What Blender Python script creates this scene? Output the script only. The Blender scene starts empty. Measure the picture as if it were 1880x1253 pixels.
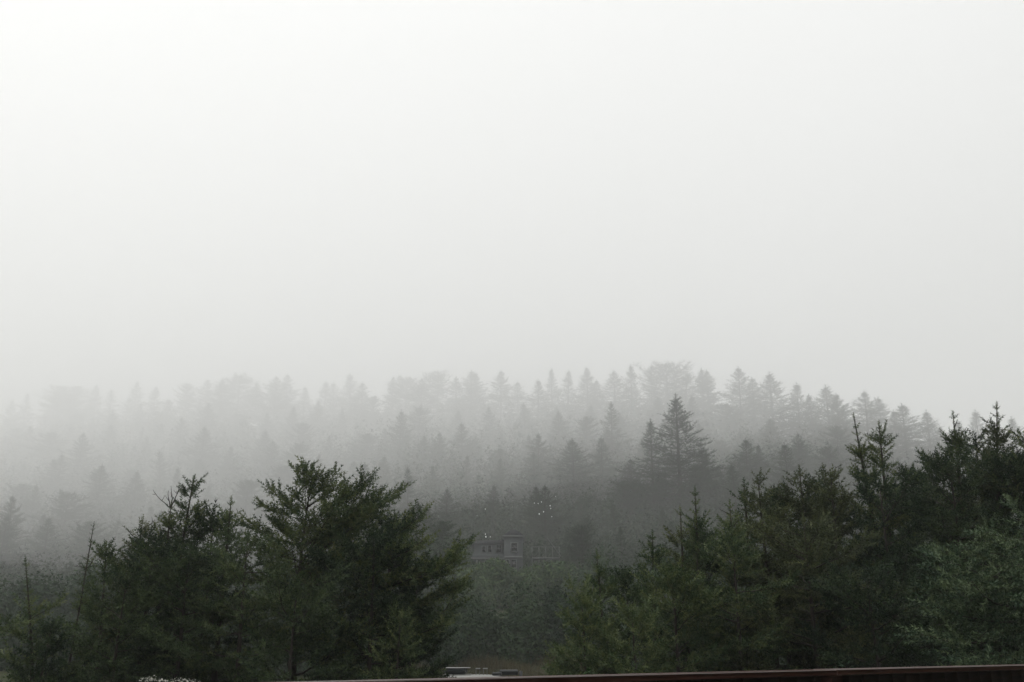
import bpy, math, random
import numpy as np
from mathutils import Vector

# ------------------------------------------------------------------ camera
SC = bpy.context.scene
COL = SC.collection
R_ = math.radians
EYE = 1.6
FPX, CX, CY = 1828.0, 940.0, 626.5          # focal length and centre in photograph pixels (1880 x 1253)
PITCH = math.atan(563.5 / FPX)              # horizon lies low in the picture, at row 1190
cam_d = bpy.data.cameras.new('camera')
cam = bpy.data.objects.new('camera', cam_d)
COL.objects.link(cam)
cam.location = (0, 0, EYE)
cam.rotation_euler = (R_(90) + PITCH, 0, 0)
cam_d.sensor_width = 36.0
cam_d.lens = 36.0 * FPX / 1880.0
cam_d.clip_start = 0.05
cam_d.clip_end = 9000
SC.camera = cam

def at(px, py, Y):
    """World point at forward distance Y that the photograph shows at pixel px, py."""
    u, v = (px - CX) / FPX, (CY - py) / FPX
    fy = math.cos(PITCH) - v * math.sin(PITCH)
    fz = math.sin(PITCH) + v * math.cos(PITCH)
    return np.array([u * Y / fy, Y, EYE + fz * Y / fy])

# ------------------------------------------------------------------ world, sun, exposure
SUN_EL, SUN_AZ = R_(56), R_(-70)            # azimuth from +Y towards +X
W = bpy.data.worlds.new('World')
SC.world = W
W.use_nodes = True
wt = W.node_tree
wt.nodes.clear()
def wn(t): return wt.nodes.new(t)
out = wn('ShaderNodeOutputWorld')
sky = wn('ShaderNodeTexSky'); sky.sky_type = 'NISHITA'; sky.sun_disc = False
sky.sun_elevation = SUN_EL; sky.sun_rotation = SUN_AZ
bg1 = wn('ShaderNodeBackground'); bg1.inputs[1].default_value = 0.05
hs = wn('ShaderNodeHueSaturation'); hs.inputs['Saturation'].default_value = 0.12
wt.links.new(sky.outputs[0], hs.inputs['Color']); wt.links.new(hs.outputs[0], bg1.inputs[0])
# overcast deck: brighter to the zenith and round the hidden sun
geo = wn('ShaderNodeTexCoord')
sep = wn('ShaderNodeSeparateXYZ'); wt.links.new(geo.outputs['Generated'], sep.inputs[0])
mr = wn('ShaderNodeMapRange'); mr.inputs['From Min'].default_value = -0.02; mr.inputs['From Max'].default_value = 0.75
mr.inputs['To Min'].default_value = 0.48; mr.inputs['To Max'].default_value = 0.98
wt.links.new(sep.outputs['Z'], mr.inputs['Value'])
dot = wn('ShaderNodeVectorMath'); dot.operation = 'DOT_PRODUCT'
sd = (math.sin(SUN_AZ) * math.cos(SUN_EL), math.cos(SUN_AZ) * math.cos(SUN_EL), math.sin(SUN_EL))
dot.inputs[1].default_value = sd
wt.links.new(geo.outputs['Generated'], dot.inputs[0])
mr2 = wn('ShaderNodeMapRange'); mr2.interpolation_type = 'SMOOTHSTEP'
mr2.inputs['From Min'].default_value = 0.45; mr2.inputs['From Max'].default_value = 1.0
mr2.inputs['To Min'].default_value = 0.0; mr2.inputs['To Max'].default_value = 0.04
wt.links.new(dot.outputs['Value'], mr2.inputs['Value'])
add = wn('ShaderNodeMath'); add.operation = 'ADD'
wt.links.new(mr.outputs[0], add.inputs[0]); wt.links.new(mr2.outputs[0], add.inputs[1])
bg2 = wn('ShaderNodeBackground'); bg2.inputs[0].default_value = (1.0, 1.0, 0.985, 1)
wt.links.new(add.outputs[0], bg2.inputs[1])
ads = wn('ShaderNodeAddShader')
wt.links.new(bg1.outputs[0], ads.inputs[0]); wt.links.new(bg2.outputs[0], ads.inputs[1])
wt.links.new(ads.outputs[0], out.inputs['Surface'])

sun_d = bpy.data.lights.new('sun', 'SUN'); sun_d.energy = 2.3; sun_d.angle = R_(14); sun_d.color = (1, 0.97, 0.92)
sun = bpy.data.objects.new('sun', sun_d); COL.objects.link(sun)
sun.rotation_euler = Vector(sd).to_track_quat('Z', 'Y').to_euler()
sun.location = (-200, 300, 500)

SC.view_settings.view_transform = 'Standard'
SC.view_settings.look = 'None'
SC.view_settings.exposure = -0.01
SC.view_settings.gamma = 1.0
SC.cycles.use_denoising = True
SC.cycles.max_bounces = 6
SC.cycles.diffuse_bounces = 2
SC.cycles.glossy_bounces = 2
SC.cycles.volume_bounces = 3
SC.cycles.transparent_max_bounces = 8
HAZE_DENSITY = 0.0011
BANK_DENSITY = 0.0028

# ------------------------------------------------------------------ materials
def material(name):
    m = bpy.data.materials.new(name); m.use_nodes = True
    nt = m.node_tree
    b = nt.nodes['Principled BSDF']
    return m, nt, b

def ramp(nt, fac, stops):
    r = nt.nodes.new('ShaderNodeValToRGB')
    while len(r.color_ramp.elements) < len(stops): r.color_ramp.elements.new(0.5)
    for e, (p, c) in zip(r.color_ramp.elements, stops):
        e.position = p; e.color = (*c, 1)
    nt.links.new(fac, r.inputs[0])
    return r

def noise(nt, scale, detail=3, coord='Object', stretch=None):
    tc = nt.nodes.new('ShaderNodeTexCoord')
    n = nt.nodes.new('ShaderNodeTexNoise'); n.inputs['Scale'].default_value = scale; n.inputs['Detail'].default_value = detail
    src = tc.outputs[coord]
    if stretch:
        mp = nt.nodes.new('ShaderNodeMapping'); mp.inputs['Scale'].default_value = stretch
        nt.links.new(src, mp.inputs[0]); src = mp.outputs[0]
    nt.links.new(src, n.inputs['Vector'])
    return n.outputs['Fac']

def foliage_mat(name, dark, mid, light, clump=2.2, rough=0.6, trans=0.14, spec=0.14):
    """Needle or leaf colour: varies from shoot to shoot and in drifts through the crown."""
    m, nt, b = material(name)
    att = nt.nodes.new('ShaderNodeAttribute'); att.attribute_name = 'shoot'
    nz = noise(nt, clump, 2)
    oi = nt.nodes.new('ShaderNodeObjectInfo')
    ma = nt.nodes.new('ShaderNodeMath'); ma.operation = 'MULTIPLY_ADD'
    nt.links.new(att.outputs['Fac'], ma.inputs[0]); ma.inputs[1].default_value = 0.45; 
    mb = nt.nodes.new('ShaderNodeMath'); mb.operation = 'MULTIPLY_ADD'
    nt.links.new(nz, mb.inputs[0]); mb.inputs[1].default_value = 0.75; mb.inputs[2].default_value = -0.12
    nt.links.new(mb.outputs[0], ma.inputs[2])
    mc = nt.nodes.new('ShaderNodeMath'); mc.operation = 'MULTIPLY_ADD'
    nt.links.new(oi.outputs['Random'], mc.inputs[0]); mc.inputs[1].default_value = 0.22
    nt.links.new(ma.outputs[0], mc.inputs[2])
    r = ramp(nt, mc.outputs[0], [(0.12, dark), (0.52, mid), (0.98, light)])
    nt.links.new(r.outputs[0], b.inputs['Base Color'])
    b.inputs['Roughness'].default_value = rough
    b.inputs['Specular IOR Level'].default_value = spec
    tr = nt.nodes.new('ShaderNodeBsdfTranslucent')
    nt.links.new(r.outputs[0], tr.inputs[0])
    mix = nt.nodes.new('ShaderNodeMixShader'); mix.inputs[0].default_value = trans
    nt.links.new(b.outputs[0], mix.inputs[1]); nt.links.new(tr.outputs[0], mix.inputs[2])
    nt.links.new(mix.outputs[0], nt.nodes['Material Output'].inputs['Surface'])
    return m

def rough_mat(name, c1, c2, scale, rough=0.8, stretch=None, bump=0.0, spec=0.3, detail=4):
    m, nt, b = material(name)
    n = noise(nt, scale, detail, stretch=stretch)
    r = ramp(nt, n, [(0.3, c1), (0.7, c2)])
    nt.links.new(r.outputs[0], b.inputs['Base Color'])
    b.inputs['Roughness'].default_value = rough
    b.inputs['Specular IOR Level'].default_value = spec
    if bump:
        bp = nt.nodes.new('ShaderNodeBump'); bp.inputs['Strength'].default_value = bump; bp.inputs['Distance'].default_value = 0.02
        nt.links.new(n, bp.inputs['Height']); nt.links.new(bp.outputs[0], b.inputs['Normal'])
    return m

M = {}
M['needles'] = foliage_mat('spruce_needles', (0.014, 0.026, 0.014), (0.040, 0.065, 0.029), (0.130, 0.150, 0.055))
M['needles_yellow'] = foliage_mat('yellowish_spruce_needles', (0.020, 0.032, 0.016), (0.052, 0.078, 0.035), (0.135, 0.158, 0.062))
M['needles_dark'] = foliage_mat('shaded_spruce_needles', (0.008, 0.017, 0.010), (0.020, 0.036, 0.018), (0.065, 0.09, 0.036))  # deep shade inside the clumps, put into the filler spruces' needle colour
M['needles_blue'] = foliage_mat('bluish_spruce_needles', (0.014, 0.027, 0.017), (0.038, 0.064, 0.037), (0.11, 0.145, 0.072))
M['needles_brown'] = foliage_mat('browned_spruce_needles', (0.021, 0.027, 0.015), (0.052, 0.066, 0.032), (0.13, 0.145, 0.06))
M['forest'] = foliage_mat('forest_needles', (0.018, 0.030, 0.018), (0.025, 0.042, 0.023), (0.040, 0.060, 0.030), clump=0.25, rough=0.8, spec=0.08)
M['leaves'] = foliage_mat('shrub_leaves', (0.016, 0.036, 0.014), (0.034, 0.068, 0.024), (0.085, 0.125, 0.040), clump=0.9, rough=0.75, spec=0.12)
M['leaves_dark'] = foliage_mat('dark_shrub_leaves', (0.012, 0.025, 0.014), (0.022, 0.042, 0.022), (0.045, 0.068, 0.032), clump=0.5, rough=0.8, spec=0.08)
M['bark'] = rough_mat('spruce_bark', (0.016, 0.013, 0.010), (0.040, 0.034, 0.028), 14, 0.9, (1, 1, 0.3), 0.5)
M['dead'] = rough_mat('bare_grey_wood', (0.050, 0.045, 0.038), (0.095, 0.085, 0.072), 20, 0.9)

# ------------------------------------------------------------------ object helpers
def tag(o, label=None, cat=None, group=None, kind=None):
    if label: o['label'] = label
    if cat: o['category'] = cat
    if group: o['group'] = group
    if kind: o['kind'] = kind
    return o

def empty(name, loc=(0, 0, 0), rz=0.0):
    o = bpy.data.objects.new(name, None); COL.objects.link(o)
    o.location = [float(c) for c in loc]; o.rotation_euler = (0, 0, rz)
    o.empty_display_size = 0.3
    return o

def link(name, me, parent=None):
    o = bpy.data.objects.new(name, me); COL.objects.link(o)
    if parent: o.parent = parent
    return o

def mesh_np(name, V, faces, mats, smooth=False, attr=None, mat_idx=None):
    """faces: list of integer arrays (n, k)."""
    me = bpy.data.meshes.new(name)
    V = np.ascontiguousarray(V, dtype=np.float32)
    loops = np.concatenate([f.reshape(-1) for f in faces]).astype(np.int32)
    tot = np.concatenate([np.full(len(f), f.shape[1]) for f in faces]).astype(np.int32)
    start = np.concatenate([[0], np.cumsum(tot)[:-1]]).astype(np.int32)
    me.vertices.add(len(V)); me.vertices.foreach_set('co', V.reshape(-1))
    me.loops.add(len(loops)); me.loops.foreach_set('vertex_index', loops)
    me.polygons.add(len(tot)); me.polygons.foreach_set('loop_start', start)
    try: me.polygons.foreach_set('loop_total', tot)
    except Exception: pass
    for m in mats: me.materials.append(m)
    if mat_idx is not None: me.polygons.foreach_set('material_index', mat_idx.astype(np.int32))
    if smooth: me.polygons.foreach_set('use_smooth', np.ones(len(tot), dtype=bool))
    if attr is not None:
        a = me.attributes.new('shoot', 'FLOAT', 'POINT'); a.data.foreach_set('value', attr.astype(np.float32))
    me.update(calc_edges=True)
    return me

def nrm(v): return v / np.maximum(np.linalg.norm(v, axis=-1, keepdims=True), 1e-9)

class MB:
    """Collects boxes and tubes; build() links them as one mesh."""
    def __init__(s): s.v = []; s.f4 = []; s.n = 0
    def add(s, V, F):
        s.v.append(np.asarray(V, dtype=float)); s.f4.append(np.asarray(F) + s.n); s.n += len(V)
    def box(s, c, size, rz=0.0, rx=0.0, bev=0.0):
        h = np.array(size) / 2
        if bev:
            bev = min(bev, *(h * 0.95))
            pts = [(sx * (h[0] - bx), sy * (h[1] - by), sz * (h[2] - bz)) for sx in (-1, 1) for sy in (-1, 1) for sz in (-1, 1)
                   for bx, by, bz in ((bev, bev, 0), (bev, 0, bev), (0, bev, bev))]
            P = np.array(pts); idx = {}
            for k, (sx, sy, sz) in enumerate([(a, b, c2) for a in (-1, 1) for b in (-1, 1) for c2 in (-1, 1)]): idx[(sx, sy, sz)] = 3 * k
            F = []
            for sz in (-1, 1): F.append([idx[(a, b, sz)] for a, b in ((-1, -1), (1, -1), (1, 1), (-1, 1))][::sz])
            for sy in (-1, 1): F.append([idx[(a, sy, b)] + 1 for a, b in ((-1, -1), (1, -1), (1, 1), (-1, 1))][::-sy])
            for sx in (-1, 1): F.append([idx[(sx, a, b)] + 2 for a, b in ((-1, -1), (1, -1), (1, 1), (-1, 1))][::sx])
            for a in (-1, 1):
                for b in (-1, 1):
                    F.append([idx[(-1, a, b)] + 0, idx[(1, a, b)] + 0, idx[(1, a, b)] + 1, idx[(-1, a, b)] + 1])
                    F.append([idx[(a, -1, b)] + 0, idx[(a, 1, b)] + 0, idx[(a, 1, b)] + 2, idx[(a, -1, b)] + 2])
                    F.append([idx[(a, b, -1)] + 1, idx[(a, b, 1)] + 1, idx[(a, b, 1)] + 2, idx[(a, b, -1)] + 2])
            for k in idx.values(): F.append([k, k + 1, k + 2, k + 2])
        else:
            P = np.array([(x, y, z) for x in (-h[0], h[0]) for y in (-h[1], h[1]) for z in (-h[2], h[2])])
            F = [[0, 1, 3, 2], [4, 6, 7, 5], [0, 4, 5, 1], [2, 3, 7, 6], [0, 2, 6, 4], [1, 5, 7, 3]]
        if rx:
            c_, s_ = math.cos(rx), math.sin(rx)
            P = P @ np.array([[1, 0, 0], [0, c_, s_], [0, -s_, c_]])
        if rz:
            c_, s_ = math.cos(rz), math.sin(rz)
            P = P @ np.array([[c_, s_, 0], [-s_, c_, 0], [0, 0, 1]])
        s.add(P + np.array(c), F); return s
    def tube(s, P, r, sides=8):
        P = np.array(P, dtype=float)[None]; r = np.broadcast_to(np.array(r, dtype=float), (P.shape[1],))[None]
        V, F = tubes(P, r, sides); s.add(V, F)
        return s
    def prism(s, poly, y0, y1):
        """Polygon in x,z (four-sided pieces) pushed from y0 to y1."""
        n = len(poly)
        V = [(x, y0, z) for x, z in poly] + [(x, y1, z) for x, z in poly]
        F = [[k, (k + 1) % n, (k + 1) % n + n, k + n] for k in range(n)]
        c0 = len(V); V += [(sum(p[0] for p in poly) / n, y, sum(p[1] for p in poly) / n) for y in (y0, y1)]
        for k in range(n):
            F.append([k, c0, c0, (k + 1) % n]); F.append([k + n, (k + 1) % n + n, c0 + 1, c0 + 1])
        s.add(V, F); return s
    def build(s, name, mat, parent=None, smooth=False):
        V = np.concatenate(s.v); F = np.concatenate(s.f4)
        tri = np.array([len(set(f)) == 3 for f in F])
        faces = []
        if (~tri).any(): faces.append(F[~tri])
        if tri.any(): faces.append(np.array([list(dict.fromkeys(f)) for f in F[tri]]))
        me = mesh_np(name, V, faces, [mat], smooth)
        return link(name, me, parent)

def tubes(P, R, sides=4):
    """P (K,n,3) polylines, R (K,n) radii -> verts, quads (closed with pinched ends)."""
    K, n, _ = P.shape
    T = nrm(np.gradient(P, axis=1))
    ref = nrm(np.array([0.83, 0.55, 0.07]))
    A = nrm(np.cross(T, ref)); B = np.cross(T, A)
    ang = np.arange(sides) * 2 * np.pi / sides
    V = P[:, :, None, :] + R[:, :, None, None] * (np.cos(ang)[None, None, :, None] * A[:, :, None, :] + np.sin(ang)[None, None, :, None] * B[:, :, None, :])
    i = np.arange(K)[:, None, None] * n * sides; j = np.arange(n - 1)[None, :, None] * sides; k = np.arange(sides)[None, None, :]
    k2 = (k + 1) % sides
    F = np.stack([i + j + k, i + j + k2, i + j + sides + k2, i + j + sides + k], -1).reshape(-1, 4)
    if sides >= 4:
        caps = []
        for e in (0, n - 1):
            b = np.arange(K) * n * sides + e * sides
            if sides == 4: caps.append(np.stack([b, b + 1, b + 2, b + 3], -1))
            else:
                for q in range(1, sides - 1, 2):
                    caps.append(np.stack([b, b + q, b + q + 1, b + min(q + 2, sides - 1)], -1))
        F = np.concatenate([F] + caps)
        F = F[[len(set(f)) >= 3 for f in F]] if sides > 4 else F
    return V.reshape(-1, 3), F

# ------------------------------------------------------------------ conifers
def shoot_template(rng, T, curl=0.35):
    """T needles on one shoot of unit length and unit needle reach: (T,3,3)."""
    z = np.linspace(0.03, 1.0, T) + rng.normal(0, 0.02, T)
    a = np.arange(T) * 2.399 + rng.uniform(0, 6)
    r = rng.uniform(0.75, 1.15, T) * np.where(z > 0.88, 0.55, 1.0)
    wz = 0.75 / T + 0.03
    b0 = np.stack([0 * z, 0 * z, z - wz], -1); b1 = np.stack([0 * z, 0 * z, z + wz], -1)
    tip = np.stack([r * np.cos(a), r * np.sin(a), z + rng.uniform(0.08, curl, T)], -1)
    return np.stack([b0, b1, tip], 1)

def scatter(rng, tmpl, o, d, l, w):
    """Place shoots; returns triangle vertices (K*T*3, 3) and a random value per shoot."""
    K = len(o)
    ref = nrm(rng.normal(size=(K, 3)))
    a = nrm(np.cross(d, ref)); b = np.cross(d, a)
    pick = rng.integers(0, len(tmpl), K)
    tp = np.stack(tmpl)[pick]                              # K,T,3,3
    V = o[:, None, None, :] + tp[..., 2:3] * (l[:, None, None, None] * d[:, None, None, :]) \
        + w[:, None, None, None] * (tp[..., 0:1] * a[:, None, None, :] + tp[..., 1:2] * b[:, None, None, :])
    val = np.repeat(rng.uniform(0, 1, K), tp.shape[1] * 3)
    return V.reshape(-1, 3), val

def on_line(P, s):
    """Points and tangents at parameter s (…,m) along polylines P (…,n,3)."""
    n = P.shape[-2]
    f = np.clip(s, 0, 0.9999) * (n - 1); i = f.astype(int); fr = (f - i)[..., None]
    p0 = np.take_along_axis(P, i[..., None], -2); p1 = np.take_along_axis(P, i[..., None] + 1, -2)
    return p0 * (1 - fr) + p1 * fr, nrm(p1 - p0)

UP = np.array([0, 0, 1.0])

def conifer(seed, H, R, lean=(0, 0), bow=(0, 0), base=0.05, shape=0.75, gap=0.36, n_br=6, asym=0.0, az0=0.0,
            leader=0.3, el_top=42, el_low=-2, upturn=0.35, twig_gap=0.055, shoot=0.105, reach=0.026, shoot_gap=0.043, T=12,
            trunk_r=None, bare=(), limbs=(), wob_f=1.0, flat=0.2, droop=0.0, inner=0.3, twig_f=0.55, dens=1.0, ragged=0.36, min_len=0.06):
    """A spruce grown branch by branch. Returns wood (V,F) and needle (V,val) arrays around its own base.
    bare: (height fraction, azimuth, length, elevation) dead sticks.  limbs: (height fraction, azimuth, length, elevation) long living limbs."""
    rng = np.random.default_rng(seed)
    trunk_r = trunk_r or 0.012 * H + 0.01
    n = 14
    t = np.linspace(0, 1, n)
    wob = np.cumsum(rng.normal(0, 0.006 * H / 4, (n, 2)), 0) * (1 - t)[:, None] * 0.6 * wob_f
    TP = np.stack([lean[0] * t + bow[0] * np.sin(np.pi * t) + wob[:, 0], lean[1] * t + bow[1] * np.sin(np.pi * t) + wob[:, 1], H * t], -1)
    TR = trunk_r * (1 - t) ** 0.9 + 0.004 * H / 4
    wV, wF = [], []
    off = 0
    def wood(P, Rr, sides=4):
        nonlocal off
        v, f = tubes(P, Rr, sides); wV.append(v); wF.append(f + off); off += len(v)
    wood(TP[None], TR[None], 6)
    # whorls
    ztop = H - leader
    zs, lens, els, azs = [], [], [], []
    z = base * H
    while z < ztop + 0.3 * leader:
        rel = min(1, max(0.0, (ztop - z) / (ztop - base * H)))
        prof = rel ** shape * (1 - 0.25 * max(0, rel - 0.8) / 0.2)
        k = max(3, int(round(n_br * dens + rng.normal(0, 0.7))))
        a0 = rng.uniform(0, 6.28)
        for q in range(k):
            az = a0 + 6.283 * q / k + rng.normal(0, 0.25)
            L = 1.45 * (R * prof) * np.clip(1 - ragged + rng.normal(0, ragged * 0.7), 0.2, 1.3) * (1 + asym * math.cos(az - az0)) + min_len * rng.uniform(0.7, 1.6)
            zs.append(z + rng.normal(0, gap * 0.22)); lens.append(L); azs.append(az)
            els.append(R_(el_top + (el_low - el_top) * min(1, rel * 1.4) ** 0.7 + rng.normal(0, 9)))
        z += gap * (0.75 + 0.5 * rng.random()) * (0.55 + 0.45 * rel ** 0.5)
    for (hf, az, L, el) in limbs:
        zs.append(hf * H); lens.append(L); azs.append(az); els.append(R_(el))
    zs, lens, els, azs = map(np.array, (zs, lens, els, azs))
    K = len(zs)
    o, _ = on_line(TP[None], np.clip(zs / H, 0, 0.995)[None]); o = o[0]
    hd = np.stack([np.cos(azs), np.sin(azs), 0 * azs], -1)
    m = 8
    s = np.linspace(0, 1, m)
    el = els[:, None] + (upturn * (s[None, :] ** 1.5)) - droop * np.sin(np.pi * s)[None, :] * 0.9
    el = el + rng.normal(0, 0.10, (K, m)); yaw = np.cumsum(rng.normal(0, 0.09, (K, m)), 1)
    ca = np.cos(azs[:, None] + yaw); sa = np.sin(azs[:, None] + yaw)
    step = lens[:, None] / (m - 1)
    D = np.stack([np.cos(el) * ca, np.cos(el) * sa, np.sin(el)], -1) * step[..., None]
    BP = np.concatenate([np.zeros((K, 1, 3)), np.cumsum(D[:, 1:], 1)], 1) + o[:, None, :]
    br = (0.010 * lens + 0.0022 * H / 4)[:, None] * (1 - 0.85 * s)[None, :]
    wood(BP, br, 4)
    # twigs
    nt = max(3, int(lens.max() / twig_gap))
    j = np.arange(nt)[None, :]
    ntb = np.maximum(2, lens / twig_gap)[:, None]
    sp = inner + (1 - inner) * (j + rng.uniform(0, 0.9, (K, nt))) / ntb
    mask = sp < 0.985
    P, Tn = on_line(BP, sp)
    side = np.where((j + np.arange(K)[:, None]) % 2 == 0, 1, -1)
    lat = nrm(np.cross(Tn, UP)) * side[..., None]
    upv = np.cross(nrm(np.cross(Tn, UP)), Tn)
    ang = R_(48) + rng.normal(0, 0.22, (K, nt)); tilt = rng.normal(0.05 - droop * 0.8, flat, (K, nt))
    td = nrm(Tn * np.cos(ang)[..., None] + np.sin(ang)[..., None] * (lat * np.cos(tilt)[..., None] + upv * np.sin(tilt)[..., None]))
    tl = np.minimum(twig_f * lens[:, None] * (1.05 - sp) * (0.35 + 0.65 * np.minimum(1, sp / 0.4)), 3.6 * shoot) * rng.uniform(0.5, 1.15, (K, nt)) + shoot * 0.8
    P, td, tl = P[mask], td[mask], tl[mask]
    Kt = len(P); mt = 4
    st = np.linspace(0, 1, mt)
    bend = np.zeros((Kt, mt, 3)); bend[..., 2] = (upturn * 0.35 - droop * 0.5) * st[None, :] ** 2 * tl[:, None]
    TWP = P[:, None, :] + td[:, None, :] * (tl[:, None] * st[None, :])[..., None] + bend + rng.normal(0, 0.03, (Kt, mt, 3)) * tl[:, None, None] * st[None, :, None]
    wood(TWP, (0.0013 * H / 4 + 0.006 * tl)[:, None] * (1 - 0.7 * st)[None, :], 3)
    # shoots on the twigs and on the outer branches
    so, sdv, sl = [], [], []
    ns = max(2, int(tl.max() / shoot_gap))
    j = np.arange(ns)[None, :]
    sp = 0.12 + (j + rng.uniform(0, 1, (Kt, ns))) / np.maximum(1, tl / shoot_gap)[:, None]
    mask = sp < 0.97
    Q, Tq = on_line(TWP, sp)
    d = nrm(Tq * rng.uniform(0.35, 0.8, (Kt, ns, 1)) + nrm(rng.normal(size=(Kt, ns, 3)) * np.array([1, 1, 0.6])) * 0.85 + UP * (0.10 - 0.4 * droop))
    so.append(Q[mask]); sdv.append(d[mask]); sl.append(rng.uniform(0.6, 1.15, mask.sum()) * shoot)
    so.append(TWP[:, -1]); sdv.append(nrm(TWP[:, -1] - TWP[:, -2])); sl.append(rng.uniform(0.8, 1.35, Kt) * shoot)
    so.append(TWP[:, 1]); sdv.append(nrm(TWP[:, 2] - TWP[:, 1])); sl.append(np.maximum(tl * 0.6, shoot * 0.6))   # needles along the twig itself
    nb = max(2, int(lens.max() / (shoot_gap * 1.1)))
    j = np.arange(nb)[None, :]
    sp = 0.3 + (j + rng.uniform(0, 1, (K, nb))) * shoot_gap * 1.1 / lens[:, None]
    mask = sp < 0.98
    Q, Tq = on_line(BP, sp)
    d = nrm(Tq * 0.9 + nrm(rng.normal(size=(K, nb, 3))) * 0.8 + UP * 0.12)
    so.append(Q[mask]); sdv.append(d[mask]); sl.append(rng.uniform(0.6, 1.1, mask.sum()) * shoot)
    so.append(BP[:, -1]); sdv.append(nrm(BP[:, -1] - BP[:, -2])); sl.append(rng.uniform(0.9, 1.4, K) * shoot)
    # the leader: knobbly whorls of short shoots up a stem clad in needles
    if leader > 0:
        nk = max(2, int(leader / (shoot * 0.9)))
        for q in range(nk):
            f = (ztop + leader * (q + 0.6) / nk) / H
            p, tn = on_line(TP[None], np.array([[min(0.998, f)]])); p, tn = p[0], tn[0]
            kk = int(rng.integers(2, 6)) if rng.random() < 0.85 else 0
            if kk:
                az = rng.uniform(0, 6.28) + np.arange(kk) * 6.28 / kk
                d = nrm(np.stack([np.cos(az), np.sin(az), rng.uniform(0.3, 1.0, kk)], -1) + tn * 0.2)
                so.append(np.repeat(p, kk, 0)); sdv.append(d); sl.append(rng.uniform(0.45, 1.0, kk) * shoot * (1.15 - 0.35 * q / nk))
            so.append(p); sdv.append(tn); sl.append(np.array([shoot * 0.8]))
        so.append(TP[-1:]); sdv.append(nrm(TP[-1:] - TP[-2:-1])); sl.append(np.array([shoot * 0.7]))
    # dead sticks
    if len(bare):
        for (hf, az, L, e) in bare:
            p, _ = on_line(TP[None], np.array([[min(0.999, hf)]])); p = p[0, 0]
            e = R_(e); ss = np.linspace(0, 1, 7); ee = e + 0.5 * ss + rng.normal(0, 0.12, 7); aa = az + np.cumsum(rng.normal(0, 0.12, 7))
            dd = np.stack([np.cos(ee) * np.cos(aa), np.cos(ee) * np.sin(aa), np.sin(ee)], -1) * L / 6; dd[0] = 0
            pp = p + np.cumsum(dd, 0)
            wood(pp[None], (0.0085 * H / 4 * (1 - 0.7 * ss))[None], 4)
            for q in range(int(L / 0.09)):
                q0, tq = on_line(pp[None], np.array([[rng.uniform(0.3, 0.95)]])); q0, tq = q0[0, 0], tq[0, 0]
                v = nrm(tq + rng.normal(0, 0.7, 3)) * rng.uniform(0.03, 0.09)
                wood(np.stack([q0, q0 + v * 0.5, q0 + v + UP * 0.01])[None], np.array([[0.0045, 0.0035, 0.002]]), 3)
    tm = [shoot_template(rng, T) for _ in range(5)]
    so, sdv, sl = np.concatenate(so), np.concatenate(sdv), np.concatenate(sl)
    w = reach * rng.uniform(0.8, 1.2, len(so))
    nV, val = scatter(rng, tm, so, sdv, sl, w)
    return np.concatenate(wV), wF, nV, val

def conifer_meshes(name, needle_mat, wood_mat=None, **kw):
    V, wF, nV, val = conifer(**kw)
    tw = mesh_np(name + '_trunk', V, wF, [wood_mat or M['bark']], True)
    tris = np.arange(len(nV)).reshape(-1, 3)
    cr = mesh_np(name + '_crown', nV, [tris], [needle_mat], False, val)
    return tw, cr

# ------------------------------------------------------------------ the lie of the land
# ridge seen from the camera: photograph column, row of the tree tops, distance
RIDGE = np.array([(-500, 750, 690), (0, 726, 660), (150, 710, 640), (300, 696, 600), (480, 690, 570), (700, 688, 550), (900, 682, 510),
                  (1080, 674, 480), (1230, 668, 450), (1340, 676, 425), (1430, 696, 410), (1520, 712, 400), (1620, 726, 400),
                  (1720, 760, 405), (1880, 778, 415), (2400, 800, 430)], dtype=float)
RIDGE_TREE = 28.0
_ra = np.array([(r[0] - CX) / FPX for r in RIDGE])
_rz, _rA = [], []
for px, py, Dd in RIDGE:
    p = at(px, py, Dd); _rz.append(p[2] - RIDGE_TREE); _rA.append(p[0] / p[1])
_rz, _rA = np.array(_rz), np.array(_rA); _rD = RIDGE[:, 2]
NEAR_D = np.array([-100, 5, 9, 13, 20, 25, 31, 36, 40, 60, 80, 105, 130])
NEAR_Z = np.array([0, 0, -0.25, -0.7, -1.3, -1.7, -1.75, -0.6, 0.75, 2.2, 4.2, 7.6, 11.0])
def ground_z(x, y):
    x = np.asarray(x, dtype=float); y = np.asarray(y, dtype=float)
    a = np.clip(x / np.maximum(y, 30), -1.2, 1.2)
    Dr = np.interp(a, _rA, _rD); Zr = np.interp(a, _rA, _rz)
    lf = np.clip((-a - 0.10) / 0.12, 0, 1) * np.clip((y - 38) / 40, 0, 1)      # the left flank lies lower and rises later
    z = np.interp(y, NEAR_D, NEAR_Z)
    z = z - 0.45 * lf * np.maximum(z, 0)
    u = np.clip((y - 130) / (Dr - 130), 0, 1)
    z0 = 11 * (1 - 0.45 * lf)
    far = z0 + (Zr - z0) * u ** (1.22 + 0.22 * lf) - np.maximum(0, y - Dr) * 0.10
    z = np.where(y > 130, far, z)
    bump = 1.2 * np.sin(x * 0.043 + 1.3) * np.sin(y * 0.031) + 2.5 * np.sin(x * 0.013 + y * 0.009)
    return z + bump * np.clip((y - 90) / 200, 0, 1)

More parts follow.
